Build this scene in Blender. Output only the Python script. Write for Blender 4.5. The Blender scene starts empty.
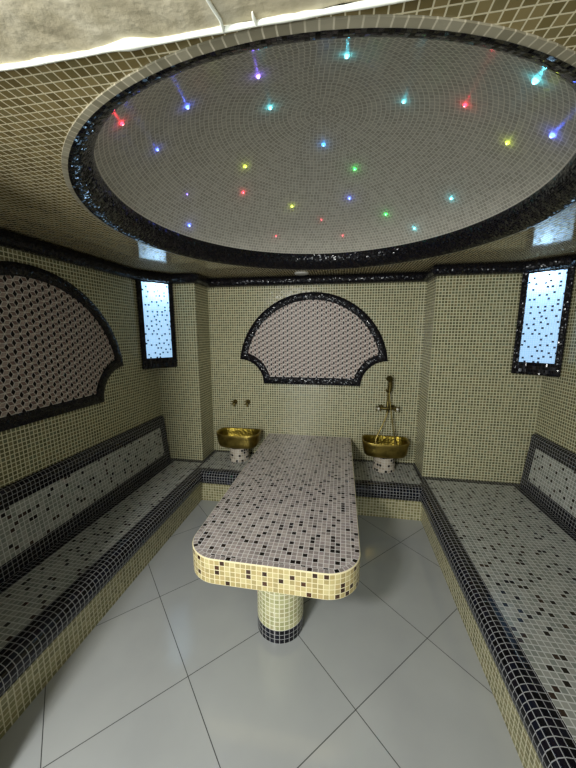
import bpy, bmesh, math, random
from mathutils import Vector, Matrix, noise
random.seed(7)
PI = math.pi
scene = bpy.context.scene
COL = scene.collection

# ------------------------------------------------------------------ dimensions (metres)
XL, XR = -1.804, 1.620          # side walls
YF, YP, YB = 0.637, 2.820, 3.114  # front wall, pilaster faces, alcove back wall
PL, PR = -1.375, 0.753          # alcove sides
ZC, ZT = 2.055, 2.147           # crown underside, ceiling
FL, FR, FB = -1.300, 0.709, 2.595  # floor edges (bench and ledge fronts)
ZS = 0.303                      # bench seat height
P = 0.026                       # mosaic pitch
PW = 0.0245                     # finer pitch of the wall sheets
BLX, BLY = -1.606, 2.565        # left light box: touches pilaster face at x, side wall at y
BRX, BRY = 1.388, 2.615
DCX, DCY, DR = -0.128, 1.752, 1.109   # dome opening

# ------------------------------------------------------------------ node helpers
def srgb(r, g, b):
    f = lambda c: (c/255/12.92) if c/255 <= .04045 else ((c/255+.055)/1.055)**2.4
    return (f(r), f(g), f(b), 1.0)

class NT:
    def __init__(s, name):
        s.m = bpy.data.materials.new(name); s.m.use_nodes = True
        s.t = s.m.node_tree; s.n = s.t.nodes; s.l = s.t.links
        s.n.clear()
        s.out = s.n.new('ShaderNodeOutputMaterial')
    def new(s, typ, **kw):
        n = s.n.new(typ)
        for k, v in kw.items(): setattr(n, k, v)
        return n
    def put(s, inp, v):
        if hasattr(v, 'is_linked') or isinstance(v, bpy.types.NodeSocket): s.l.new(v, inp)
        elif v is not None: inp.default_value = v
    def math(s, op, a, b=None, c=None):
        n = s.new('ShaderNodeMath', operation=op)
        s.put(n.inputs[0], a)
        if b is not None: s.put(n.inputs[1], b)
        if c is not None: s.put(n.inputs[2], c)
        return n.outputs[0]
    def vec(s, x, y, z=0.0):
        n = s.new('ShaderNodeCombineXYZ')
        s.put(n.inputs[0], x); s.put(n.inputs[1], y); s.put(n.inputs[2], z)
        return n.outputs[0]
    def sep(s, v):
        n = s.new('ShaderNodeSeparateXYZ'); s.l.new(v, n.inputs[0]); return n.outputs
    def white(s, v):
        n = s.new('ShaderNodeTexWhiteNoise', noise_dimensions='3D'); s.l.new(v, n.inputs['Vector'])
        return n.outputs['Value'], n.outputs['Color']
    def noise(s, v, scale, detail=3):
        n = s.new('ShaderNodeTexNoise'); n.inputs['Scale'].default_value = scale; n.inputs['Detail'].default_value = detail
        if v is not None: s.l.new(v, n.inputs['Vector'])
        return n.outputs['Fac']
    def ramp(s, fac, stops, interp='LINEAR'):
        n = s.new('ShaderNodeValToRGB'); r = n.color_ramp; r.interpolation = interp
        while len(r.elements) < len(stops): r.elements.new(0.5)
        for e, (p, c) in zip(r.elements, stops): e.position = p; e.color = c
        s.l.new(fac, n.inputs[0]); return n.outputs[0]
    def mix(s, fac, a, b):
        n = s.new('ShaderNodeMix', data_type='RGBA')
        s.put(n.inputs[0], fac); s.put(n.inputs[6], a); s.put(n.inputs[7], b); return n.outputs[2]
    def mixf(s, fac, a, b):
        n = s.new('ShaderNodeMix', data_type='FLOAT')
        s.put(n.inputs[0], fac); s.put(n.inputs[2], a); s.put(n.inputs[3], b); return n.outputs[0]
    def uv(s):
        return s.new('ShaderNodeTexCoord').outputs['UV']
    def bsdf(s, color, rough, metallic=0.0, normal=None, spec=0.5):
        b = s.new('ShaderNodeBsdfPrincipled')
        s.put(b.inputs['Base Color'], color); s.put(b.inputs['Roughness'], rough)
        s.put(b.inputs['Metallic'], metallic); b.inputs['Specular IOR Level'].default_value = spec
        if normal is not None: s.l.new(normal, b.inputs['Normal'])
        s.l.new(b.outputs[0], s.out.inputs[0]); return b
    def jitter(s, colr, amt):
        """every glass tile sits at its own slight tilt"""
        g = s.new('ShaderNodeNewGeometry')
        a = s.new('ShaderNodeVectorMath', operation='SUBTRACT'); s.l.new(colr, a.inputs[0]); a.inputs[1].default_value = (.5, .5, .5)
        b = s.new('ShaderNodeVectorMath', operation='SCALE'); s.l.new(a.outputs[0], b.inputs[0]); s.put(b.inputs['Scale'], amt)
        c = s.new('ShaderNodeVectorMath', operation='ADD'); s.l.new(g.outputs['Normal'], c.inputs[0]); s.l.new(b.outputs[0], c.inputs[1])
        d = s.new('ShaderNodeVectorMath', operation='NORMALIZE'); s.l.new(c.outputs[0], d.inputs[0])
        return d.outputs[0]

def even(cols):
    n = len(cols); return [(i/n, c) for i, c in enumerate(cols)]

def mosaic(name, cols, grout, gw=0.17, dots=None, pitch=P, rough=0.16, jit=0.03, polar=None, spec=0.5, density=3, grout_rough=.6, extra=.025):
    t = NT(name); x, y, _ = t.sep(t.uv())
    if polar:
        row = t.math('FLOOR', t.math('DIVIDE', x, pitch))
        rc = t.math('MULTIPLY', t.math('ADD', row, .5), pitch)
        circ = t.math('MULTIPLY', t.math('SINE', t.math('DIVIDE', rc, polar)), 2*PI*polar)
        n = t.math('ROUND', t.math('DIVIDE', circ, pitch))
        ux = t.math('DIVIDE', x, pitch); uy = t.math('ADD', t.math('MULTIPLY', y, n), t.math('MULTIPLY', row, .37))
    else:
        ux = t.math('DIVIDE', x, pitch); uy = t.math('DIVIDE', y, pitch)
    cx, cy = t.math('FLOOR', ux), t.math('FLOOR', uy)
    fx, fy = t.math('FRACT', ux), t.math('FRACT', uy)
    v, rc_ = t.white(t.vec(cx, cy, 1.5))
    col = t.ramp(v, even(cols), 'CONSTANT')
    if dots:
        k = float(density)
        off = t.math('MULTIPLY', t.math('FLOOR', t.math('DIVIDE', cy, k)), 1.0)
        sx = t.math('ADD', cx, off)
        bx, by = t.math('FLOOR', t.math('DIVIDE', sx, k)), t.math('FLOOR', t.math('DIVIDE', cy, k))
        _, bc = t.white(t.vec(bx, by, 7.5))
        r1, r2, r3 = t.sep(bc)
        px = t.math('FLOOR', t.math('MULTIPLY', r1, k-.01)); py = t.math('FLOOR', t.math('MULTIPLY', r2, k-.01))
        mx = t.math('SUBTRACT', sx, t.math('MULTIPLY', bx, k)); my = t.math('SUBTRACT', cy, t.math('MULTIPLY', by, k))
        hit = t.math('MULTIPLY', t.math('LESS_THAN', t.math('ABSOLUTE', t.math('SUBTRACT', mx, px)), .5),
                     t.math('LESS_THAN', t.math('ABSOLUTE', t.math('SUBTRACT', my, py)), .5))
        v2, _e = t.white(t.vec(cx, cy, 21.5))
        hit = t.math('MAXIMUM', hit, t.math('LESS_THAN', v2, extra))
        dcol = t.ramp(r3, even(dots), 'CONSTANT')
        col = t.mix(hit, col, dcol)
    ex = t.math('MINIMUM', fx, t.math('SUBTRACT', 1.0, fx)); ey = t.math('MINIMUM', fy, t.math('SUBTRACT', 1.0, fy))
    tile = t.math('GREATER_THAN', t.math('MINIMUM', ex, ey), gw/2)
    c = t.mix(tile, grout, col)
    r = t.mixf(tile, grout_rough, rough)
    nrm = t.jitter(rc_, t.mixf(tile, 0.0, jit))
    t.bsdf(c, r, 0.0, nrm, spec)
    return t.m

def plain(name, color, rough=.4, metallic=0.0, spec=.5, nscale=None, namt=.15):
    t = NT(name); col = color
    if nscale:
        obj = t.new('ShaderNodeTexCoord').outputs['Object']
        n = t.noise(obj, nscale, 4)
        dark = tuple(c*(1-namt) for c in color[:3]) + (1,); lite = tuple(min(1, c*(1+namt)) for c in color[:3]) + (1,)
        col = t.ramp(n, [(.3, dark), (.7, lite)])
    t.bsdf(col, rough, metallic, None, spec)
    return t.m

GROUT = srgb(205, 200, 178)
WALLC = [srgb(120,116,82), srgb(104,101,71), srgb(132,126,93), srgb(94,92,63), srgb(114,108,77), srgb(108,110,84), srgb(126,116,82), srgb(100,97,68)]
M = {}
M['wall'] = mosaic('cream_wall_mosaic', WALLC, srgb(208,204,170), gw=.22, jit=.035, rough=.2, pitch=PW)
M['ceil'] = mosaic('olive_ceiling_mosaic', [srgb(128,112,72), srgb(116,102,64), srgb(138,122,82), srgb(108,94,58), srgb(122,110,74)], srgb(214,204,172), gw=.13, jit=.006, rough=.08, spec=.6, pitch=PW)
M['riser'] = mosaic('cream_riser_mosaic', [srgb(140,136,98), srgb(126,122,84), srgb(150,144,106), srgb(116,112,76), srgb(134,126,88)], srgb(196,190,160), gw=.18, jit=.03)
M['seat'] = mosaic('dotted_seat_mosaic', [srgb(150,152,145), srgb(133,137,130), srgb(160,160,153), srgb(141,143,135)], srgb(200,201,196), gw=.16,
                   dots=[srgb(32,26,24), srgb(52,38,32), srgb(24,20,22)], jit=.03)
M['black'] = mosaic('black_edge_mosaic', [srgb(12,12,18), srgb(18,16,24), srgb(10,10,14), srgb(16,18,30)], srgb(150,150,150), gw=.11, jit=.03, rough=.12, spec=.25)
M['top'] = mosaic('dotted_table_mosaic', [srgb(174,162,157), srgb(158,147,143), srgb(184,172,166), srgb(146,136,132), srgb(166,154,152)], srgb(226,221,218), gw=.14,
                  dots=[srgb(24,16,16), srgb(38,26,24), srgb(18,14,14)], jit=.02, rough=.2)
M['band'] = mosaic('cream_band_mosaic', [srgb(196,180,126), srgb(180,162,108), srgb(204,190,138), srgb(172,156,106), srgb(188,168,116)], srgb(232,220,176), gw=.15,
                   dots=[srgb(56,36,24), srgb(78,50,30), srgb(66,44,30)], jit=.03, extra=.05)
M['pillar'] = mosaic('pale_pillar_mosaic', [srgb(176,174,128), srgb(160,160,114), srgb(186,182,138), srgb(166,160,118)], srgb(220,216,184), gw=.2, jit=.03)
M['spark'] = mosaic('sparkling_dark_mosaic', [srgb(8,8,12), srgb(12,10,16), srgb(16,14,18), srgb(6,6,10), srgb(28,22,22), srgb(10,12,28)], srgb(12,12,14), gw=.10,
                    pitch=.010, jit=.5, rough=.12, spec=.3)
M['dome'] = mosaic('grey_dome_mosaic', [srgb(176,172,160), srgb(169,165,153), srgb(183,179,167), srgb(164,160,148)], srgb(214,208,194), gw=.17, pitch=.022, jit=.04, rough=.24, spec=.12, polar=1.417)
M['rim'] = mosaic('pale_rim_tiles', [srgb(140,134,114), srgb(128,122,102), srgb(148,142,122)], srgb(186,178,156), gw=.14, pitch=.026, jit=.02, rough=.3)
M['white_bead'] = plain('white_filler', srgb(236,238,226), .6, nscale=60, namt=.06)
M['brass'] = None

def brass(name, base, hammered):
    t = NT(name); obj = t.new('ShaderNodeTexCoord').outputs['Object']
    n = t.noise(obj, 18, 4)
    c = t.ramp(n, [(.3, srgb(*[int(v*.72) for v in base])), (.7, srgb(*base))])
    vor = t.new('ShaderNodeTexVoronoi'); vor.inputs['Scale'].default_value = 55; t.l.new(obj, vor.inputs['Vector'])
    b = t.new('ShaderNodeBump'); b.inputs['Strength'].default_value = .5 if hammered else .08; b.inputs['Distance'].default_value = .006
    t.l.new(vor.outputs['Distance'], b.inputs['Height'])
    t.bsdf(c, .36, 1.0, b.outputs[0]); return t.m
M['brass'] = brass('aged_brass', (168,146,76), False)
M['hammered'] = brass('hammered_brass', (172,150,64), True)
M['old_brass'] = brass('dark_brass', (122,108,62), False)
M['porcelain'] = plain('porcelain_cap', srgb(226,222,206), .15)
M['rh_dark'] = plain('maroon_diamond', srgb(20,9,10), .4, 0., .2, nscale=30, namt=.35)
M['rh_mid'] = plain('taupe_diamond', srgb(126,104,96), .4, 0., .2, nscale=30, namt=.12)
M['rh_light'] = plain('pinkish_diamond', srgb(172,154,144), .4, 0., .2, nscale=30, namt=.1)
M['rh_grout'] = plain('panel_grout', srgb(232,224,214), .6)
M['grey_disc'] = plain('white_plastic', srgb(190,188,180), .4)
M['joint'] = plain('joint_filler', srgb(96,94,88), .7)

def floor_mat():
    t = NT('polished_floor_tile')
    x, y, _ = t.sep(t.new('ShaderNodeNewGeometry').outputs['Position'])
    h = .387*math.sqrt(2)
    ax, ay = -.674, 1.117
    dx, dy = t.math('SUBTRACT', x, ax), t.math('SUBTRACT', y, ay)
    u = t.math('DIVIDE', t.math('MULTIPLY', t.math('ADD', dx, dy), .70711), h)
    v = t.math('DIVIDE', t.math('MULTIPLY', t.math('SUBTRACT', dx, dy), .70711), h)
    fu, fv = t.math('FRACT', u), t.math('FRACT', v)
    eu = t.math('MINIMUM', fu, t.math('SUBTRACT', 1., fu)); ev = t.math('MINIMUM', fv, t.math('SUBTRACT', 1., fv))
    tile = t.math('GREATER_THAN', t.math('MINIMUM', eu, ev), .0032)
    val, _c = t.white(t.vec(t.math('FLOOR', u), t.math('FLOOR', v), .5))
    n = t.noise(t.new('ShaderNodeNewGeometry').outputs['Position'], 2.5, 4)
    base = t.ramp(n, [(.3, srgb(164,166,165)), (.7, srgb(176,178,176))])
    base = t.mix(t.math('MULTIPLY', val, .35), base, srgb(156,160,162))
    c = t.mix(tile, srgb(50,50,48), base)
    t.bsdf(c, t.mixf(tile, .7, .13), 0.0, None, .7); return t.m
M['floor'] = floor_mat()

def plaster_mat():
    t = NT('rough_plaster')
    p = t.new('ShaderNodeNewGeometry').outputs['Position']
    n1 = t.noise(p, 14, 6); n2 = t.noise(p, 45, 5)
    c1 = t.ramp(n1, [(.3, srgb(166,156,132)), (.48, srgb(188,178,152)), (.7, srgb(208,200,178))])
    c = t.mix(t.math('MULTIPLY', n2, .5), c1, srgb(158,150,122))
    b = t.new('ShaderNodeBump'); b.inputs['Strength'].default_value = .35; b.inputs['Distance'].default_value = .012
    t.l.new(t.math('ADD', n1, t.math('MULTIPLY', n2, .5)), b.inputs['Height'])
    t.bsdf(c, .85, 0, b.outputs[0], .2); return t.m
M['plaster'] = plaster_mat()

def pane_mat():
    """milky glass mosaic lit from a lamp inside the box, sprinkled with dark tiles"""
    t = NT('backlit_mosaic_pane'); x, y, _ = t.sep(t.uv())
    p = .0145
    ux, uy = t.math('DIVIDE', x, p), t.math('DIVIDE', y, p)
    cx, cy = t.math('FLOOR', ux), t.math('FLOOR', uy)
    k = 3.0
    bx, by = t.math('FLOOR', t.math('DIVIDE', t.math('ADD', cx, t.math('FLOOR', t.math('DIVIDE', cy, k))), k)), t.math('FLOOR', t.math('DIVIDE', cy, k))
    sx = t.math('ADD', cx, t.math('FLOOR', t.math('DIVIDE', cy, k)))
    _, bc = t.white(t.vec(bx, by, 3.5)); r1, r2, r3 = t.sep(bc)
    px = t.math('FLOOR', t.math('MULTIPLY', r1, 1.99)); py = t.math('FLOOR', t.math('MULTIPLY', r2, 1.99))
    mx = t.math('SUBTRACT', sx, t.math('MULTIPLY', bx, k)); my = t.math('SUBTRACT', cy, t.math('MULTIPLY', by, k))
    hit = t.math('MULTIPLY', t.math('LESS_THAN', t.math('ABSOLUTE', t.math('SUBTRACT', mx, px)), .5),
                 t.math('LESS_THAN', t.math('ABSOLUTE', t.math('SUBTRACT', my, py)), .5))
    hit = t.math('MULTIPLY', hit, t.math('LESS_THAN', r3, .85))
    fx, fy = t.math('FRACT', ux), t.math('FRACT', uy)
    ex = t.math('MINIMUM', fx, t.math('SUBTRACT', 1., fx)); ey = t.math('MINIMUM', fy, t.math('SUBTRACT', 1., fy))
    tile = t.math('GREATER_THAN', t.math('MINIMUM', ex, ey), .07)
    trans = t.new('ShaderNodeBsdfTranslucent'); trans.inputs[0].default_value = (.55, .76, 1., 1)
    glow = t.new('ShaderNodeEmission'); glow.inputs[0].default_value = (.42, .68, 1.0, 1); glow.inputs[1].default_value = PANE_GLOW
    gloss = t.new('ShaderNodeBsdfGlossy'); gloss.inputs['Roughness'].default_value = .15; gloss.inputs[0].default_value = (.05, .05, .05, 1)
    a1 = t.new('ShaderNodeAddShader'); t.l.new(trans.outputs[0], a1.inputs[0]); t.l.new(glow.outputs[0], a1.inputs[1])
    a2 = t.new('ShaderNodeAddShader'); t.l.new(a1.outputs[0], a2.inputs[0]); t.l.new(gloss.outputs[0], a2.inputs[1])
    dk = t.new('ShaderNodeBsdfPrincipled'); dk.inputs['Base Color'].default_value = srgb(30,40,70); dk.inputs['Roughness'].default_value = .3
    gr = t.new('ShaderNodeMixShader'); t.l.new(t.math('MULTIPLY', t.math('SUBTRACT', 1., tile), .35), gr.inputs[0])
    t.l.new(a2.outputs[0], gr.inputs[1]); t.l.new(dk.outputs[0], gr.inputs[2])
    mx_ = t.new('ShaderNodeMixShader'); t.l.new(hit, mx_.inputs[0]); t.l.new(gr.outputs[0], mx_.inputs[1]); t.l.new(dk.outputs[0], mx_.inputs[2])
    t.l.new(mx_.outputs[0], t.out.inputs[0]); return t.m
PANE_GLOW = .95
M['pane'] = pane_mat()

def emit(name, col, strength):
    t = NT(name); e = t.new('ShaderNodeEmission'); e.inputs[0].default_value = (*col, 1); e.inputs[1].default_value = strength
    t.l.new(e.outputs[0], t.out.inputs[0]); return t.m

# ------------------------------------------------------------------ mesh builder
class MB:
    def __init__(s): s.v = []; s.f = []; s.uv = []; s.mi = []; s.mats = []; s.key = {}
    def vert(s, p):
        k = (round(p[0], 5), round(p[1], 5), round(p[2], 5))
        if k not in s.key: s.key[k] = len(s.v); s.v.append(tuple(p))
        return s.key[k]
    def face(s, pts, uvs, mat):
        ids = [s.vert(p) for p in pts]
        u2 = list(uvs); i2 = []; u3 = []
        for i, u in zip(ids, u2):
            if i2 and i2[-1] == i: continue
            i2.append(i); u3.append(u)
        if len(i2) > 2 and i2[0] == i2[-1]: i2.pop(); u3.pop()
        if len(set(i2)) < 3: return
        if mat not in s.mats: s.mats.append(mat)
        s.f.append(i2); s.uv += u3; s.mi.append(s.mats.index(mat))
    def quad(s, o, eu, ev, mat, uo=0., vo=0.):
        o, eu, ev = Vector(o), Vector(eu), Vector(ev); lu, lv = eu.length, ev.length
        s.face([o, o+eu, o+eu+ev, o+ev], [(uo, vo), (uo+lu, vo), (uo+lu, vo+lv), (uo, vo+lv)], mat)
    def box(s, lo, hi, mat):
        x0, y0, z0 = lo; x1, y1, z1 = hi; X, Y, Z = x1-x0, y1-y0, z1-z0
        s.quad((x0, y0, z0), (X, 0, 0), (0, 0, Z), mat); s.quad((x1, y1, z0), (-X, 0, 0), (0, 0, Z), mat)
        s.quad((x0, y1, z0), (0, -Y, 0), (0, 0, Z), mat); s.quad((x1, y0, z0), (0, Y, 0), (0, 0, Z), mat)
        s.quad((x0, y0, z1), (X, 0, 0), (0, Y, 0), mat); s.quad((x0, y1, z0), (X, 0, 0), (0, -Y, 0), mat)
    def lathe(s, prof, mats, seg=40, c=(0, 0, 0), cap0=False, cap1=False, circ=None):
        """prof: (r, z) points; uv in metres, circ = circumference used for u"""
        L = [0]
        for a, b in zip(prof, prof[1:]): L.append(L[-1]+math.hypot(b[0]-a[0], b[1]-a[1]))
        C = circ or 2*PI*max(r for r, z in prof)
        for k in range(seg):
            a0, a1 = 2*PI*k/seg, 2*PI*(k+1)/seg
            for i in range(len(prof)-1):
                m = mats[i] if isinstance(mats, (list, tuple)) else mats
                q = lambda a, i: (c[0]+prof[i][0]*math.cos(a), c[1]+prof[i][0]*math.sin(a), c[2]+prof[i][1])
                s.face([q(a0, i), q(a1, i), q(a1, i+1), q(a0, i+1)],
                       [(C*k/seg, L[i]), (C*(k+1)/seg, L[i]), (C*(k+1)/seg, L[i+1]), (C*k/seg, L[i+1])], m)
        for on, i in ((cap0, 0), (cap1, -1)):
            if on:
                pts = [(c[0]+prof[i][0]*math.cos(2*PI*k/seg), c[1]+prof[i][0]*math.sin(2*PI*k/seg), c[2]+prof[i][1]) for k in range(seg)]
                if i == 0: pts.reverse()
                s.face(pts, [(p[0], p[1]) for p in pts], mats[i] if isinstance(mats, (list, tuple)) else mats)
    def tube(s, pts, rad, mat, seg=10, caps=True):
        pts = [Vector(p) for p in pts]; n = len(pts)
        rr = rad if isinstance(rad, (list, tuple)) else [rad]*n
        up = Vector((0, 0, 1)); rings = []; L = 0
        prev = None
        for i, p in enumerate(pts):
            d = (pts[min(i+1, n-1)]-pts[max(i-1, 0)]).normalized()
            if prev is None:
                a = d.cross(up)
                if a.length < 1e-3: a = d.cross(Vector((0, 1, 0)))
                a.normalize()
            else:
                a = (prev - d*prev.dot(d)).normalized()
            prev = a; b = d.cross(a)
            rings.append([p+(a*math.cos(2*PI*k/seg)+b*math.sin(2*PI*k/seg))*rr[i] for k in range(seg)])
        for i in range(n-1):
            l = (pts[i+1]-pts[i]).length
            for k in range(seg):
                k2 = (k+1) % seg
                s.face([rings[i][k], rings[i][k2], rings[i+1][k2], rings[i+1][k]], [(k*.01, L), (k*.01+.01, L), (k*.01+.01, L+l), (k*.01, L+l)], mat)
            L += l
        if caps:
            s.face(rings[0][::-1], [(0, 0)]*seg, mat); s.face(rings[-1], [(0, 0)]*seg, mat)
    def build(s, name, parent=None, smooth=False, loc=None, recalc=True):
        me = bpy.data.meshes.new(name); off = Vector(loc) if loc else Vector((0, 0, 0))
        me.from_pydata([tuple(Vector(v)-off) for v in s.v], [], s.f)
        ul = me.uv_layers.new(name='UVMap')
        for i, u in enumerate(s.uv): ul.data[i].uv = u
        for m in s.mats: me.materials.append(m)
        for p, i in zip(me.polygons, s.mi): p.material_index = i; p.use_smooth = smooth
        if recalc:
            bm = bmesh.new(); bm.from_mesh(me); bmesh.ops.recalc_face_normals(bm, faces=bm.faces); bm.to_mesh(me); bm.free()
        if smooth:
            try: me.set_sharp_from_angle(angle=math.radians(40))
            except Exception: pass
        o = bpy.data.objects.new(name, me); COL.objects.link(o)
        if loc: o.location = off
        if parent is not None:
            o.parent = parent; o.location = Vector(o.location) - world(parent)
        return o

def world(o):
    v = Vector((0, 0, 0))
    while o is not None: v += Vector(o.location); o = o.parent
    return v
def thing(name, label, cat, loc, group=None):
    o = bpy.data.objects.new(name, None); o.empty_display_size = .05; COL.objects.link(o); o.location = loc
    return tag(o, label, cat, group)
def tag(o, label, cat, group=None):
    o['label'] = label; o['category'] = cat
    if group: o['group'] = group
    return o
def struct(o): o['kind'] = 'structure'; return o

def mitre_paths(path, offs, closed=False):
    """offset a plan polyline to its left by each value in offs (mitred corners)"""
    n = len(path); P2 = [Vector(p) for p in path]; out = []
    for i in range(n):
        a = P2[i-1] if (i > 0 or closed) else None; b = P2[i]; c = P2[(i+1) % n] if (i < n-1 or closed) else None
        d1 = (b-a).normalized() if a is not None else None; d2 = (c-b).normalized() if c is not None else None
        if d1 is None: d1 = d2
        if d2 is None: d2 = d1
        n1, n2 = Vector((-d1.y, d1.x)), Vector((-d2.y, d2.x))
        m = (n1+n2).normalized(); k = 1/max(.2, m.dot(n1))
        out.append([b+m*k*o for o in offs])
    return out

def sweep(mb, path, prof, mats, closed=False, segs=None, vstart=0., sub=1):
    """prof: (d, z), d = distance to the left of the path"""
    offs = mitre_paths(path, [p[0] for p in prof], closed)
    L = [vstart]
    for a, b in zip(prof, prof[1:]): L.append(L[-1]+math.hypot(b[0]-a[0], b[1]-a[1]))
    n = len(path); cnt = n if closed else n-1; U = 0
    for i in range(cnt):
        j = (i+1) % n; d = Vector(path[j])-Vector(path[i]); l = d.length; dn = d.normalized()
        if segs is None or i in segs:
            for k in range(len(prof)-1):
                pts = []; uvs = []
                for (ii, kk) in ((i, k), (j, k), (j, k+1), (i, k+1)):
                    q = offs[ii][kk]; pts.append((q.x, q.y, prof[kk][1]))
                    uvs.append((U+(q-Vector(path[i])).dot(dn), L[kk]))
                m = mats[k] if isinstance(mats, (list, tuple)) else mats
                mb.face(pts, uvs, m)
        U += l

# ------------------------------------------------------------------ the room
mb = MB(); mb.quad((XL-.1, -2.6, 0), (XR-XL+.2, 0, 0), (0, YB+2.7, 0), M['floor']); struct(mb.build('floor'))

def wall(name, segs):
    mb = MB()
    for (x0, y0, x1, y1, uo) in segs:
        mb.quad((x0, y0, 0), (x1-x0, y1-y0, 0), (0, 0, ZT), M['wall'], uo, .003)
    return struct(mb.build(name, recalc=False))
wall('wall_left', [(XL, YF, XL, YP, 0)])
wall('wall_back', [(PL, YB, PR, YB, .0)])
wall('wall_back_left', [(XL, YP, PL, YP, 0), (PL, YP, PL, YB, .005)])
wall('wall_back_right', [(PR, YB, PR, YP, .003), (PR, YP, XR, YP, 0)])
wall('wall_right', [(XR, YP, XR, YF, 0)])

# front wall with the doorway the photo is taken through; rough plaster lintel overhead
mb = MB()
DX0, DX1 = -1.16, .80
mb.quad((XR, YF, 0), (DX1-XR, 0, 0), (0, 0, ZT), M['wall']); mb.quad((DX0, YF, 0), (XL-DX0, 0, 0), (0, 0, ZT), M['wall'])
mb.box((DX1, .2, 0), (XR+.1, YF-.001, 2.45), M['plaster']); mb.box((XL-.1, .35, 0), (DX0, YF-.001, 2.45), M['plaster'])
N1, N2 = 60, 16     # uneven underside of the lintel
def lz(x, y): return ZT+.001+.004*noise.noise(Vector((x*9, y*9, 0)))+.002*noise.noise(Vector((x*31, y*31, 4)))
for i in range(N1):
    for j in range(N2):
        q = []
        for a, b in ((i, j), (i+1, j), (i+1, j+1), (i, j+1)):
            x = DX0+(DX1-DX0)*a/N1; y = .2+(YF-.006-.2)*b/N2; q.append((x, y, lz(x, y)))
        mb.face(q, [(p[0], p[1]) for p in q], M['plaster'])
mb.quad((DX0, .2, ZT-.01), (DX1-DX0, 0, 0), (0, 0, .3), M['plaster'])
mb.quad((DX0, .2, 2.45), (DX1-DX0, 0, 0), (0, YF-.2, 0), M['plaster'])
struct(mb.build('wall_front', recalc=False))

mb = MB()           # white filler along the joint between lintel and ceiling
pts = []; rad = []
for i in range(121):
    x = -1.27+(1.27+.77)*i/120
    w = .0048+.0012*noise.noise(Vector((x*14, 0, 0)))+.001*noise.noise(Vector((x*47, 3, 0)))
    w += .005*math.exp(-((x+.415)/.03)**2)
    pts.append((x, YF-.002-w*.6+.002*noise.noise(Vector((x*10, 7, 0))), ZT-.003)); rad.append(max(.003, w))
mb.tube(pts, rad, M['white_bead'], 10)
mb.tube([(-.228, .632, ZT-.005), (-.226, .612, ZT-.005), (-.232, .59, ZT-.004), (-.236, .57, ZT-.004), (-.240, .54, ZT-.003)], [.0035, .003, .0032, .0028, .002], M['white_bead'], 8)
mb.tube([(-.166, .632, ZT-.004), (-.168, .620, ZT-.004), (-.168, .612, ZT-.002)], [.004, .003, .0015], M['white_bead'], 8)
struct(mb.build('trim_1', smooth=True))

# ceiling: flat border round a circular opening
mb = MB(); NS = 144
def rect_hit(a):
    dx, dy = math.cos(a), math.sin(a); t = 1e9
    if dx > 1e-9: t = min(t, (XR-DCX)/dx)
    if dx < -1e-9: t = min(t, (XL-DCX)/dx)
    if dy > 1e-9: t = min(t, (YB-DCY)/dy)
    if dy < -1e-9: t = min(t, (YF-DCY)/dy)
    return t
angs = sorted([2*PI*k/NS for k in range(NS)] + [math.atan2(y-DCY, x-DCX) % (2*PI) for x in (XL, XR) for y in (YF, YB)])
for a0, a1 in zip(angs, angs[1:]+[angs[0]+2*PI]):
    if a1-a0 < 1e-6: continue
    q = [(DCX+r*math.cos(a), DCY+r*math.sin(a), ZT) for a, r in ((a0, DR-.01), (a0, rect_hit(a0)), (a1, rect_hit(a1)), (a1, DR-.01))]
    mb.face(q, [(p[0]+.01, p[1]) for p in q], M['ceil'])
# roof above
ce = mb.build('ceiling', recalc=False); struct(ce)
me = ce.data; bm = bmesh.new(); bm.from_mesh(me); bmesh.ops.recalc_face_normals(bm, faces=bm.faces)
if sum(f.normal.z for f in bm.faces) > 0: bmesh.ops.reverse_faces(bm, faces=bm.faces)
bm.to_mesh(me); bm.free()

RIM0 = 1.093
mb = MB(); mb.lathe([(DR+.001, ZT+.002), (DR+.001, ZT-.004), (RIM0-.003, ZT-.005)], M['rim'], 144, (DCX, DCY, 0)); struct(mb.build('trim_2'))
# dark convex moulding round the dome
mb = MB()
RB, ZBASE = 1.012, 2.255
prof = [(1.093, ZT-.006), (1.082, ZT-.005), (1.068, ZT+.001), (1.055, ZT+.010), (1.043, ZT+.022), (1.032, ZT+.036), (1.022, ZT+.048), (1.014, ZT+.062), (1.010, ZT+.082), (1.010, ZT+.100), (1.012, ZBASE)]
mb.lathe(prof, M['spark'], 160, (DCX, DCY, 0), circ=2*PI*1.05); struct(mb.build('trim_3', smooth=True))
# dome (shallow spherical cap) with ring-laid mosaic
mb = MB(); RS = 1.417; NR, NSG = 28, 128
smax = math.asin(RB/RS)
zc = ZBASE-RS*math.cos(smax)
for i in range(NR):
    for k in range(NSG):
        q = []; u = []
        for (a, b) in ((i, k), (i+1, k), (i+1, k+1), (i, k+1)):
            th = smax*a/NR; ph = 2*PI*b/NSG
            q.append((DCX+RS*math.sin(th)*math.cos(ph), DCY+RS*math.sin(th)*math.sin(ph), zc+RS*math.cos(th))); u.append((RS*th, b/NSG))
        if i == 0: q = q[:3]; u = [u[0], u[1], u[2]]
        mb.face(q, u, M['dome'])
dome = mb.build('ceiling_dome', smooth=True, recalc=False); struct(dome)
dome.data.flip_normals() if sum((Vector((DCX, DCY, zc))-p.center).dot(p.normal) for p in dome.data.polygons) < 0 else None

# crown moulding following every wall and the two corner boxes
path = [(XR, YF), (XR, BRY), (BRX, YP), (PR, YP), (PR, YB), (PL, YB), (PL, YP), (BLX, YP), (XL, BLY), (XL, YF)]
prof = [(0, ZC-.002), (.012, ZC)]
for k in range(9):
    a = -PI/2+PI*k/8*.98; prof.append((.018+.036*math.cos(a), ZC+.044+.043*math.sin(a)))
prof.append((0, ZT))
mb = MB(); sweep(mb, path, prof, M['spark'], closed=False); struct(mb.build('trim_4', smooth=True))

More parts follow.
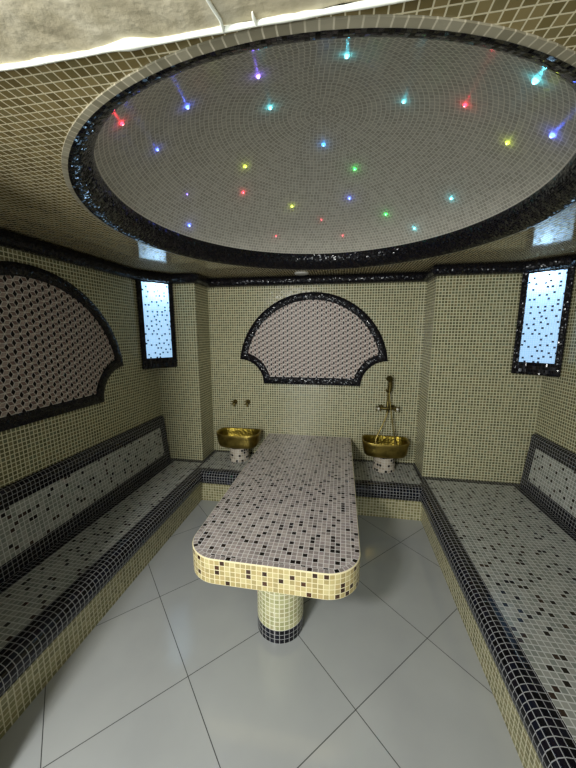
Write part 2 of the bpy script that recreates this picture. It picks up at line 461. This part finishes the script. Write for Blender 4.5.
# ------------------------------------------------------------------ benches and ledge
NOSE = [(0, .178), (.012, .182), (.026, .198), (.034, .222), (.035, .248), (.028, .274), (.012, .294), (-.010, .3035), (-.035, .3045), (-.062, .304)]
UPATH = [(FL, YF+.003), (FL, FB), (FR, FB), (FR, YF+.003)]      # plan line of the fronts; the floor lies to its right
def rev(p): return [(-d, z) for d, z in p]
def bench(side, label):
    left = side < 0
    x_w = XL+.002 if left else XR-.002; x_f = FL if left else FR; s = -1 if left else 1   # s points from floor to wall
    YQ, YG = YP-.002, YF+.003
    t = thing('tiled_bench', label, 'bench', ((x_w+x_f)/2, (YG+YQ)/2, 0), 'tiled benches along the side walls')
    seg = [0] if left else [2]
    # sweep offsets are to the left of the path; the floor lies to the right
    mb = MB(); sweep(mb, UPATH, rev([(0, 0), (0, .178)]), M['riser'], segs=seg, vstart=.002); mb.build('riser', t)
    mb = MB(); sweep(mb, UPATH, rev(NOSE), M['black'], segs=seg); mb.build('nosing', t, smooth=True)
    xi = x_f + s*.062; xb = x_w - s*.074           # dotted field of the seat
    xk = xb - s*.070                                # black strip before the backrest
    ye = YQ-.058
    mb = MB(); z = .304
    mb.quad((xi, YG, z), (xk-xi, 0, 0), (0, ye-YG, 0), M['seat'])
    mb.build('seat', t)
    mb = MB()
    mb.quad((xk, YG, z), (xb-xk, 0, 0), (0, YQ-YG, 0), M['black'])
    mb.quad((xi, ye, z), (xk-xi, 0, 0), (0, YQ-ye, 0), M['black'])
    mb.build('seat_border', t)
    # sloped backrest: black frame round a dotted field, rolled top edge
    d = lambda k, zz: (x_w - s*k, zz)
    low, m0, m1, up = d(.076, .304), d(.068, .392), d(.040, .668), d(.036, .712)
    roll = [up, d(.038, .728), d(.034, .748), d(.022, .763), d(.008, .769), d(0, .769)]
    y0, y1 = YG, YQ-.022; yb = y1-.088
    def strip(mb, pts, ya, yc, mat):
        L = 0
        for a, b in zip(pts, pts[1:]):
            l = math.hypot(b[0]-a[0], b[1]-a[1])
            mb.face([(a[0], ya, a[1]), (a[0], yc, a[1]), (b[0], yc, b[1]), (b[0], ya, b[1])], [(ya, L), (yc, L), (yc, L+l), (ya, L+l)], mat)
            L += l
    mb = MB(); strip(mb, [m0, m1], y0, yb, M['seat']); br = mb.build('backrest', t)
    mb = MB(); strip(mb, [low, m0], y0, y1, M['black']); strip(mb, [m0, m1], yb, y1, M['black']); strip(mb, [m1]+roll, y0, y1, M['black'])
    cap = [low, m0, m1]+roll+[(x_w, .304)]
    mb.face([(p[0], y1, p[1]) for p in cap], [(p[0], p[1]) for p in cap], M['black'])
    mb.build('backrest_border', br)
    return t
bench(-1, 'long tiled bench along the wall with the large fan-shaped panel, left side')
bench(1, 'long tiled bench on the shower basin side, with glare on its black edge')

t = thing('tiled_ledge', 'low tiled ledge along the back wall carrying the two brass basins', 'ledge', ((FL+FR)/2, (FB+YB)/2, 0))
mb = MB(); sweep(mb, UPATH, rev([(0, 0), (0, .178)]), M['riser'], segs=[1], vstart=.002); mb.build('riser', t)
mb = MB(); sweep(mb, UPATH, rev(NOSE), M['black'], segs=[1]); mb.build('nosing', t, smooth=True)
LX0, LX1, LY0 = FL-.062, FR+.062, FB+.062
mb = MB(); z = .304; g = .002
xa, xb = PL+.040, PR-.036; yb = YB-.05
mb.quad((xa, LY0, z), (xb-xa, 0, 0), (0, yb-LY0, 0), M['seat']); mb.build('top', t)
mb = MB()
mb.quad((PL+g, yb, z), (PR-PL-2*g, 0, 0), (0, .05-g, 0), M['black'])
mb.quad((LX0, LY0, z), (xa-LX0, 0, 0), (0, YP-g-LY0, 0), M['black']); mb.quad((xb, LY0, z), (LX1-xb, 0, 0), (0, YP-g-LY0, 0), M['black'])
mb.quad((PL+g, YP-g, z), (xa-PL-g, 0, 0), (0, yb-YP+g, 0), M['black']); mb.quad((xb, YP-g, z), (PR-g-xb, 0, 0), (0, yb-YP+g, 0), M['black'])
mb.build('top_border', t)

# ------------------------------------------------------------------ massage slab
TX0, TX1, TY0, TY1, TZ, TH = -.748, .117, 1.236, YB-.004, .535, .131
t = thing('massage_slab', 'central massage slab of dotted mosaic with a cream band on a round pillar', 'massage table', ((TX0+TX1)/2, 1.9, 0))
RC = .17
outl = []
for (cx, cy, a0) in ((TX0+RC, TY0+RC, PI), (TX1-RC, TY0+RC, 1.5*PI)):
    for k in range(15): a = a0+PI/2*k/14; outl.append((cx+RC*math.cos(a), cy+RC*math.sin(a)))
outl = outl + [(TX1, TY1), (TX0, TY1)]
def inset(dist):
    o = []
    for (cx, cy, a0) in ((TX0+RC, TY0+RC, PI), (TX1-RC, TY0+RC, 1.5*PI)):
        for k in range(15): a = a0+PI/2*k/14; o.append((cx+(RC-dist)*math.cos(a), cy+(RC-dist)*math.sin(a)))
    return o+[(TX1-dist, TY1), (TX0+dist, TY1)]
mb = MB(); B = .004
o1 = inset(.0275); o0 = inset(B); n = len(outl)
mb.face([(x, y, TZ) for x, y in o1], [(x+.006, y) for x, y in o1], M['top'])
# one row of tiles that follows the rounded edge
S = [0]
for a, b in zip(outl, outl[1:]): S.append(S[-1]+math.hypot(b[0]-a[0], b[1]-a[1]))
rot = lambda i: i % n
order = [n-1]+list(range(n-1))       # left edge, corner, front, corner, right edge
S = [0]
for i, j in zip(order, order[1:]): S.append(S[-1]+math.hypot(outl[j][0]-outl[i][0], outl[j][1]-outl[i][1]))
for q, (i, j) in enumerate(zip(order, order[1:])):
    mb.face([(*o0[i], TZ), (*o0[j], TZ), (*o1[j], TZ), (*o1[i], TZ)], [(S[q], .0005), (S[q+1], .0005), (S[q+1], .0255), (S[q], .0255)], M['top'])
mb.build('top', t, recalc=True)
mb = MB()
for q, (i, j) in enumerate(zip(order, order[1:])):
    mb.face([(*outl[i], TZ-TH), (*outl[j], TZ-TH), (*outl[j], TZ-B), (*outl[i], TZ-B)], [(S[q], .000), (S[q+1], .000), (S[q+1], .1295), (S[q], .1295)], M['band'])
    mb.face([(*outl[i], TZ-B), (*outl[j], TZ-B), (*o0[j], TZ), (*o0[i], TZ)], [(S[q], .1297), (S[q+1], .1297), (S[q+1], .1299), (S[q], .1299)], M['band'])
mb.face([(x, y, TZ-TH) for x, y in outl][::-1], [(x, y) for x, y in outl][::-1], M['pillar'])
mb.face([(*outl[-2], TZ-TH), (*outl[-1], TZ-TH), (*outl[-1], TZ-B), (*outl[-2], TZ-B)], [(0, 0)]*4, M['band'])
mb.build('edge_band', t)
PCX, PCY, PRR = -.298, 1.468, .127
C = 31*P
mb = MB(); mb.lathe([(PRR, .078), (PRR, TZ-TH-.0005)], M['pillar'], 64, (PCX, PCY, 0), circ=C); pl = mb.build('pillar', t, smooth=True)
mb = MB(); mb.lathe([(PRR+.001, 0), (PRR+.001, .078), (PRR-.003, .0782)], M['black'], 64, (PCX, PCY, 0), circ=C); mb.build('pillar_foot', pl, smooth=True)

# ------------------------------------------------------------------ fan-shaped wall panels
def fan_outline(d):
    """half outline shrunk by d, (s, z) with s measured from the panel axis; bottom right -> top"""
    hw, zt, zb, ztop, r = .742, 1.324, 1.075, 1.988, .25
    sag = ztop-zt; R = (hw*hw+sag*sag)/(2*sag); zc = ztop-R
    Ri = R-d; rr = r+d
    # concave quarter round centre (hw, zb)
    # intersection of inner arc and concave circle
    pts = []
    a0 = math.asin(min(1, d/rr))
    pts.append((hw-rr*math.cos(a0), zb+d))
    # find end angle on concave circle where it meets the outer arc or the outer lip
    best = None
    for k in range(1, 400):
        a = a0+(PI/2-a0)*k/399
        q = (hw-rr*math.cos(a), zb+rr*math.sin(a))
        if math.hypot(q[0], q[1]-zc) > Ri: break
        best = a
    best = best or a0
    for k in range(1, 11): a = a0+(best-a0)*k/10; pts.append((hw-rr*math.cos(a), zb+rr*math.sin(a)))
    e = pts[-1]
    if d == 0: pts[-1] = (hw, zt); e = (hw, zt)
    a1 = math.atan2(e[1]-zc, e[0])
    for k in range(1, 29): a = a1+(PI/2-a1)*k/28; pts.append((Ri*math.cos(a), zc+Ri*math.sin(a)))
    return pts
def full(d):
    h = fan_outline(d); return h+[(-s, z) for s, z in h[-2::-1]]
def inside(poly, x, y):
    c = False; n = len(poly)
    for i in range(n):
        x0, y0 = poly[i]; x1, y1 = poly[i-1]
        if (y0 > y) != (y1 > y) and x < (x1-x0)*(y-y0)/(y1-y0)+x0: c = not c
    return c
def fan_panel(to3, label, base):
    """to3(s, z, d): panel axes to room, d = distance out from the wall"""
    t = thing('fan_panel', label, 'wall panel', base, 'fan-shaped cube-pattern panels')
    A, Bq = full(0), full(.074); n = len(A)
    mid = [full(.014), full(.037), full(.060)]
    loops = [(A, .0005), (A, .012), (mid[0], .019), (mid[1], .023), (mid[2], .019), (Bq, .010), (Bq, .002)]
    W = [0, .012, .030, .053, .076, .092, .1]
    mb = MB(); S = 0
    for i in range(n):
        j = (i+1) % n; l = math.hypot(A[j][0]-A[i][0], A[j][1]-A[i][1])
        for k in range(len(loops)-1):
            (p, h), (q, g) = loops[k], loops[k+1]
            mb.face([to3(*p[i], h), to3(*p[j], h), to3(*q[j], g), to3(*q[i], g)], [(S, W[k]), (S+l, W[k]), (S+l, W[k+1]), (S, W[k+1])], M['spark'])
        S += l
    mb.build('frame', t, smooth=True)
    mb = MB(); C2 = full(.060)
    mb.face([to3(*p, .004) for p in C2], [p for p in C2], M['rh_grout'])
    L = .0283; g = .83; C3 = full(.066)
    rnd = random.Random(3)
    for i in range(-22, 23):
        for j in range(-24, 26):
            cx = 1.5*L*i; cy = 1.52+math.sqrt(3)*L*(j+.5*(i % 2))
            V = lambda k: (cx+L*math.cos(PI/3*k), cy+L*math.sin(PI/3*k))
            c0 = (cx, cy)
            for mat, q in (('rh_dark', [c0, V(5), V(0), V(1)]), ('rh_light', [c0, V(1), V(2), V(3)]), ('rh_mid', [c0, V(3), V(4), V(5)])):
                mx = sum(p[0] for p in q)/4; my = sum(p[1] for p in q)/4
                if not inside(C3, mx, my): continue
                q = [(mx+(p[0]-mx)*g, my+(p[1]-my)*g) for p in q]
                mb.face([to3(*p, .0065) for p in q], q, M[mat])
    mb.build('cube_pattern', t)
    return t
fan_panel(lambda s, z, d: (-.302+s, YB-d, z), 'fan-shaped panel with a dark frame above the massage slab on the back wall', (-.302, YB-.01, 1.075))
fan_panel(lambda s, z, d: (XL+d, 1.565+s, z), 'large fan-shaped panel with a dark frame above the backrest of the left bench', (XL+.01, 1.565, 1.075))

# ------------------------------------------------------------------ corner light boxes
def light_box(a, b, corner, label):
    """a, b: plan points where the face meets the two walls (a = left end seen from the room)"""
    A, Bv = Vector((*a, 0)), Vector((*b, 0)); e = (Bv-A); W = e.length; e.normalize()
    nrm = Vector((e.y, -e.x, 0))                  # into the room
    if nrm.dot(A-Vector((*corner, 0))) < 0: nrm = -nrm
    z0, z1 = 1.268, ZC+.004
    t = thing('corner_light_box', label, 'wall light', ((A+Bv)/2+Vector((0, 0, z0))), 'corner light boxes')
    P3 = lambda s, z, d=0.: A+e*s+nrm*d+Vector((0, 0, z))
    fw, fb, ft = .042, .098, .012
    mb = MB(); Z = z1-z0
    D0 = .022
    inn = [(fw, z0+fb), (W-fw, z0+fb), (W-fw, z1-ft), (fw, z1-ft)]; out = [(0, z0), (W, z0), (W, z1), (0, z1)]
    mid = [(.006, z0+.006), (W-.006, z0+.006), (W-.006, z1), (.006, z1)]
    loops = [(out, 0.), (out, D0-.006), (mid, D0), ([(p[0]-.004*(1 if p[0] < W/2 else -1), p[1]-.004*(1 if p[1] < 1.6 else -1)) for p in inn], D0), (inn, D0-.004), (inn, .0)]
    Wd = [0, .016, .024, .06, .066, .08]
    for i in range(4):
        j = (i+1) % 4; l = math.hypot(out[j][0]-out[i][0], out[j][1]-out[i][1])
        for k in range(len(loops)-1):
            (p, h), (q, g) = loops[k], loops[k+1]
            ax = 0 if i % 2 == 0 else 1
            mb.face([P3(*p[i], h), P3(*p[j], h), P3(*q[j], g), P3(*q[i], g)],
                    [(p[i][ax]+i, Wd[k]), (p[j][ax]+i, Wd[k]), (q[j][ax]+i, Wd[k+1]), (q[i][ax]+i, Wd[k+1])], M['spark'])
    mb.build('frame', t)
    mb = MB(); c3 = Vector((*corner, z0))
    mb.face([P3(0, z0), P3(W, z0), c3], [(0, 0), (W, 0), (W/2, .2)], M['spark']); mb.build('underside', t)
    mb = MB(); q = [(fw-.003, z0+fb-.003), (W-fw+.003, z0+fb-.003), (W-fw+.003, z1-ft+.003), (fw-.003, z1-ft+.003)]
    mb.face([P3(*p, .010) for p in q], [(p[0]+.0, p[1]) for p in q], M['pane']); mb.build('pane', t, recalc=False)
    # lamp at the top inside the box, shining down the back of the pane
    ld = bpy.data.lights.new('box_lamp', 'POINT'); ld.energy = BOXW; ld.color = (.72, .88, 1.); ld.shadow_soft_size = .02
    lo = bpy.data.objects.new('box_lamp', ld); COL.objects.link(lo)
    lo.location = (A+Bv)/2-nrm*.045+Vector((0, 0, z1-.045))+e*BOXS*(1 if corner[0] < 0 else -1)
    return t
BOXW, BOXS = 1.3, .03
light_box((XL, BLY), (BLX, YP), (XL, YP), 'glowing corner light box beside the large fan-shaped panel, above the left bench')
light_box((BRX, YP), (XR, BRY), (XR, YP), 'glowing corner light box on the shower basin side, above the bench with glare')

# ------------------------------------------------------------------ basins
def sq(a, w, d, p=3.3):
    c, s = math.cos(a), math.sin(a)
    return (w*abs(c)**(2/p)*(1 if c >= 0 else -1), d*abs(s)**(2/p)*(1 if s >= 0 else -1))
def basin(cx, cy, label, w, yaw):
    t = thing('washbasin', label, 'washbasin', (cx, cy, .304), 'brass basins on the ledge')
    seg = 56; dy = .135
    #           scale, z   outside then inside
    rows = [(.55, .446), (.74, .448), (.84, .456), (.905, .478), (.940, .510), (.955, .545), (.985, .562), (1.0, .582), (.985, .590), (.955, .590),
            (.93, .586), (.90, .560), (.88, .525), (.82, .490), (.66, .468), (.3, .463)]
    mb = MB(); cyaw, syaw = math.cos(yaw), math.sin(yaw)
    def ring(s_, z):
        o = []
        for k in range(seg):
            x, y = sq(2*PI*k/seg, w/2*s_, dy*s_)
            lift = .012*(abs(x)/(w/2))**3 if z > .5 else 0
            o.append((cx+x*cyaw-y*syaw, cy+x*syaw+y*cyaw, z+lift))
        return o
    R = [ring(*r) for r in rows]
    for i in range(len(R)-1):
        for k in range(seg):
            k2 = (k+1) % seg; m = M['hammered'] if i >= 9 else M['brass']
            mb.face([R[i][k], R[i][k2], R[i+1][k2], R[i+1][k]], [(k*.01, i*.02), (k*.01+.01, i*.02), (k*.01+.01, i*.02+.02), (k*.01, i*.02+.02)], m)
    mb.face(R[0][::-1], [(0, 0)]*seg, M['brass']); mb.face(R[-1], [(0, 0)]*seg, M['hammered'])
    mb.build('bowl', t, smooth=True)
    mb = MB(); mb.lathe([(.105, .304), (.098, .36), (.096, .44)], M['seatp'], 40, (cx, cy, 0), circ=23*P); mb.build('pedestal', t, smooth=True)
    mb = MB(); mb.lathe([(.001, .4645), (.022, .4655), (.026, .464), (.026, .462)], M['old_brass'], 20, (cx, cy, 0)); mb.build('drain', t, smooth=True)
    return t
M['seatp'] = mosaic('pedestal_mosaic', [srgb(176,164,148), srgb(162,150,134), srgb(184,172,156)], srgb(200,194,180), gw=.15, dots=[srgb(24,20,20), srgb(44,32,28)], jit=.03, density=2)
basin(-1.022, 2.935, 'brass washbasin below the two small wall taps', .455, 0)
basin(.428, 2.935, 'brass washbasin below the hand shower, with a bright inner wall', .435, 0)

def wall_tap(x, z, label):
    t = thing('wall_tap', label, 'tap', (x, YB, z), 'small brass taps on the back wall')
    mb = MB()
    def disc(y0, y1, r0, r1):
        mb.tube([(x, y0, z), (x, (y0+y1)/2, z), (x, y1, z)], [r0, (r0+r1)/2, r1], M['old_brass'], 14)
    disc(YB, YB-.008, .026, .022); disc(YB-.008, YB-.05, .012, .012)
    mb.build('body', t, smooth=True)
    mb = MB()
    for k in range(4):
        a = PI/4+PI/2*k
        mb.tube([(x, YB-.056, z), (x+.016*math.cos(a), YB-.056, z+.016*math.sin(a)), (x+.028*math.cos(a), YB-.058, z+.028*math.sin(a))], [.007, .006, .008], M['old_brass'], 8)
    mb.tube([(x, YB-.045, z), (x, YB-.07, z)], [.013, .009], M['old_brass'], 12)
    mb.build('cross_handle', t, smooth=True)
    mb = MB(); mb.tube([(x, YB-.040, z-.006), (x, YB-.044, z-.030), (x, YB-.046, z-.045)], [.009, .008, .009], M['old_brass'], 10); mb.build('spout', t, smooth=True)
wall_tap(-1.116, .866, 'small brass wall tap above the left basin, the one nearer the pilaster')
wall_tap(-.972, .870, 'small brass wall tap above the left basin, the one nearer the massage slab')

def shower(x, z):
    t = thing('shower_mixer', 'old brass shower mixer with hand shower and hanging hose above the right basin', 'shower', (x, YB, z))
    ob = M['old_brass']; yb = YB
    mb = MB()
    for s in (-1, 1):
        mb.tube([(x+s*.055, yb, z), (x+s*.055, yb-.008, z)], [.026, .022], ob, 14)
        mb.tube([(x+s*.055, yb-.006, z), (x+s*.055, yb-.045, z)], .012, ob, 10)
    mb.tube([(x-.075, yb-.05, z), (x-.03, yb-.05, z), (x, yb-.05, z), (x+.03, yb-.05, z), (x+.075, yb-.05, z)], [.015, .013, .023, .013, .015], ob, 14)
    mb.tube([(x, yb-.05, z-.035), (x, yb-.05, z+.03), (x, yb-.045, z+.075)], [.013, .016, .012], ob, 12)
    mb.build('body', t, smooth=True)
    for s in (-1, 1):
        hx = x+s*.088
        mb = MB()
        for k in range(4):
            a = PI/4+PI/2*k
            mb.tube([(hx, yb-.062, z), (hx+.018*math.cos(a), yb-.064, z+.018*math.sin(a)), (hx+.032*math.cos(a), yb-.066, z+.032*math.sin(a))], [.008, .006, .009], ob, 8)
        mb.tube([(hx, yb-.045, z), (hx, yb-.07, z)], .014, ob, 12)
        h = mb.build('cross_handle', t, smooth=True)
        mb = MB(); mb.tube([(hx, yb-.069, z), (hx, yb-.078, z), (hx, yb-.082, z)], [.012, .011, .006], M['porcelain'], 14); mb.build('handle_cap', h, smooth=True)
    mb = MB(); mb.tube([(x, yb-.045, z+.06), (x, yb-.045, z+.16), (x, yb-.045, z+.31)], .0085, ob, 10)
    mb.tube([(x, yb, z+.295), (x, yb-.045, z+.295)], .009, ob, 10)
    mb.build('riser_pipe', t, smooth=True)
    mb = MB(); mb.tube([(x, yb-.045, z+.175), (x-.004, yb-.075, z+.165), (x-.020, yb-.088, z+.178), (x-.026, yb-.09, z+.198)], [.012, .010, .010, .008], ob, 10); mb.build('holder', t, smooth=True)
    mb = MB(); mb.tube([(x+.004, yb-.08, z+.165), (x+.008, yb-.082, z+.22), (x+.006, yb-.085, z+.27), (x-.002, yb-.095, z+.30), (x-.006, yb-.11, z+.305)], [.016, .021, .018, .020, .014], ob, 12)
    mb.tube([(x-.004, yb-.095, z+.312), (x-.006, yb-.112, z+.305), (x-.008, yb-.122, z+.300)], [.018, .030, .030], ob, 16)
    mb.build('hand_shower', t, smooth=True)
    mb = MB()
    hose = []
    def bez(p, n=14):
        p = [Vector(q) for q in p]
        return [((1-s)**3*p[0]+3*s*(1-s)**2*p[1]+3*s*s*(1-s)*p[2]+s**3*p[3]) for s in [i/n for i in range(n+1)]]
    hose += bez([(x, yb-.055, z-.035), (x-.01, yb-.07, z-.08), (x-.045, yb-.09, z-.16), (x-.092, yb-.115, z-.255)])
    hose += bez([(x-.092, yb-.115, z-.255), (x-.135, yb-.14, z-.345), (x-.08, yb-.17, z-.390), (x-.01, yb-.165, z-.387)])[1:]
    hose += bez([(x-.01, yb-.165, z-.387), (x+.06, yb-.16, z-.385), (x+.088, yb-.14, z-.38), (x+.072, yb-.12, z-.29)])[1:]
    hose += bez([(x+.072, yb-.12, z-.29), (x+.052, yb-.11, z-.18), (x+.022, yb-.095, z-.02), (x+.004, yb-.080, z+.165)])[1:]
    mb.tube(hose, .0062, M['old_brass'], 8); mb.build('hose', t, smooth=True)
shower(.455, .868)

# small round cap on the ceiling by the back crown
mb = MB(); mb.lathe([(.001, ZT-.016), (.045, ZT-.015), (.064, ZT-.010), (.068, ZT)], M['grey_disc'], 32, (-.39, 3.0, 0))
tag(mb.build('ceiling_cap', smooth=True, loc=(-.39, 3.0, ZT)), 'small pale round cap on the ceiling above the back wall panel', 'light fitting')

# ------------------------------------------------------------------ star lights in the dome
STARS = [
    (-0.801, 1.128, 'red', 1, 'red star light nearest the dome edge, high on the left side'),
    (-0.867, 1.464, 'blue', 0.9, 'small blue star light below and right of the left-hand red one'),
    (-0.652, 1.347, 'blue', 1.2, 'bright blue star light high on the left half of the dome'),
    (-0.938, 1.883, 'violet', 0.5, 'faint violet star light on the lower left of the dome'),
    (-1.029, 2.071, 'blue', 1.2, 'bright blue star light lowest on the left, close to the dark dome edge'),
    (-0.358, 1.375, 'violet', 1.25, 'bright violet star light near the top of the dome'),
    (-0.366, 1.624, 'cyan', 1.2, 'cyan star light just below the violet one near the top of the dome'),
    (-0.6, 1.966, 'yellow', 1, 'yellow-green star light left of the dome centre, above a red one'),
    (-0.67, 2.139, 'red', 0.9, 'red star light directly below the yellow-green one left of the dome centre'),
    (-0.538, 2.558, 'red', 0.5, 'tiny red star light at the far dome edge, leftmost of the three tiny red ones'),
    (-0.383, 2.39, 'yellow', 0.9, 'yellow-green star light near the far edge of the dome, centre'),
    (-0.011, 1.353, 'cyan', 1.25, 'pale cyan star light with a streak at the very top of the dome'),
    (-0.135, 1.977, 'azure', 1.2, 'bright azure star light near the centre of the dome'),
    (0.245, 1.648, 'cyan', 1, 'cyan star light to the left of the right-hand red one'),
    (0.476, 1.555, 'red', 1.1, 'red star light on the right half of the dome'),
    (0.571, 1.214, 'cyan', 1.5, 'largest bright cyan star light at the upper right of the dome'),
    (0.688, 1.644, 'yellow', 1, 'yellow star light on the right side, left of the big blue one'),
    (0.754, 1.438, 'blue', 1.5, 'large bright blue star light at the far right of the dome'),
    (0.05, 2.164, 'green', 1.1, 'green star light right of and below the azure central one'),
    (0.024, 2.38, 'blue', 1.1, 'blue star light below the green one near the centre'),
    (0.282, 2.447, 'green', 1.1, 'green star light near the far edge, left of two cyan ones'),
    (0.624, 2.154, 'cyan', 1.1, 'cyan star light on the lower right of the dome, the higher of two'),
    (0.483, 2.46, 'cyan', 1, 'cyan star light close to the far dark edge, right of the green one'),
    (-0.179, 2.531, 'red', 0.45, 'tiny red star light at the far dome edge, middle of the three tiny red ones'),
    (-0.019, 2.646, 'red', 0.45, 'tiny red star light at the far dome edge, rightmost of the three tiny red ones'),
]
COLR = {'blue': (.07, .13, 1.), 'violet': (.22, .12, 1.), 'azure': (.03, .32, 1.), 'cyan': (.10, .75, .95), 'red': (1., .03, .06), 'green': (.03, .9, .10), 'yellow': (.65, .85, .04)}
#STARDATA
EM = {k: emit('star_%s' % k, v, 8.) for k, v in COLR.items()}
CORE = {k: emit('star_core_%s' % k, tuple(.45+.55*c for c in v), 6.) for k, v in COLR.items()}
for (x, y, ck, size, lab) in STARS:
    rr = math.hypot(x-DCX, y-DCY); th = math.asin(min(.999, rr/RS)); ph = math.atan2(y-DCY, x-DCX)
    nrm = Vector((math.sin(th)*math.cos(ph), math.sin(th)*math.sin(ph), math.cos(th)))
    p = Vector((DCX, DCY, zc))+nrm*(RS-.002)
    mb = MB(); r = .0072*size
    a = nrm.orthogonal().normalized(); b = nrm.cross(a)
    prev = None
    rings = []
    for q in range(5):
        e_ = PI/2*q/4; rings.append([p+(a*math.cos(2*PI*k/12)+b*math.sin(2*PI*k/12))*r*math.cos(e_)-nrm*r*math.sin(e_) for k in range(12)])
    for q in range(4):
        for k in range(12):
            k2 = (k+1) % 12
            mb.face([rings[q][k], rings[q][k2], rings[q+1][k2], rings[q+1][k]], [(0, 0), (.001, 0), (.001, .001), (0, .001)], (CORE if q == 3 else EM)[ck])
    o = mb.build('star_light', smooth=True, loc=tuple(p))
    tag(o, lab, 'star light', 'coloured star lights in the dome')
    ld = bpy.data.lights.new('star_lamp', 'POINT'); ld.energy = .016*size*size; ld.specular_factor = 0.; ld.color = COLR[ck]; ld.shadow_soft_size = .003
    lo = bpy.data.objects.new('star_lamp', ld); COL.objects.link(lo); lo.location = p-nrm*.016

# ------------------------------------------------------------------ light from the anteroom, added fill, world, camera
def area(name, loc, rot, sx, sy, e, col):
    ld = bpy.data.lights.new(name, 'AREA'); ld.shape = 'RECTANGLE'; ld.size = sx; ld.size_y = sy; ld.energy = e; ld.color = col
    o = bpy.data.objects.new(name, ld); COL.objects.link(o); o.location = loc; o.rotation_euler = rot; return o
area('anteroom_light', (-.85, -1.5, 1.15), (math.radians(90), 0, math.radians(-18)), .9, 1.6, 44, (.93, .99, 1.))
area('high_fill_light', (-.95, -.55, 2.02), (math.radians(58), 0, math.radians(-16)), .35, .25, 40, (1., .985, .93))  # unseen fill, added high behind the camera to brighten table and seat tops
w = bpy.data.worlds.new('World'); scene.world = w; w.use_nodes = True
w.node_tree.nodes['Background'].inputs[0].default_value = (.86, .9, .88, 1); w.node_tree.nodes['Background'].inputs[1].default_value = .6

cam = bpy.data.cameras.new('Camera'); co = bpy.data.objects.new('Camera', cam); COL.objects.link(co)
r = Vector((0.98535516, 0.17051097, -0.00110047)); u = Vector((-0.0268878, 0.1617468, 0.98646592)); f = Vector((-0.16838126, 0.9719897, -0.16396271))
m = Matrix(((r.x, u.x, -f.x, 0), (r.y, u.y, -f.y, 0), (r.z, u.z, -f.z, 1.6), (0, 0, 0, 1)))
co.matrix_world = m
cam.sensor_fit = 'HORIZONTAL'; cam.sensor_width = 36; cam.lens = 309.77/576*36; cam.clip_start = .02
scene.camera = co
vs = scene.view_settings; vs.view_transform = 'Standard'; vs.look = 'None'; vs.gamma = 1; vs.exposure = 0.0
try: vs.use_curve_mapping = False
except Exception: pass
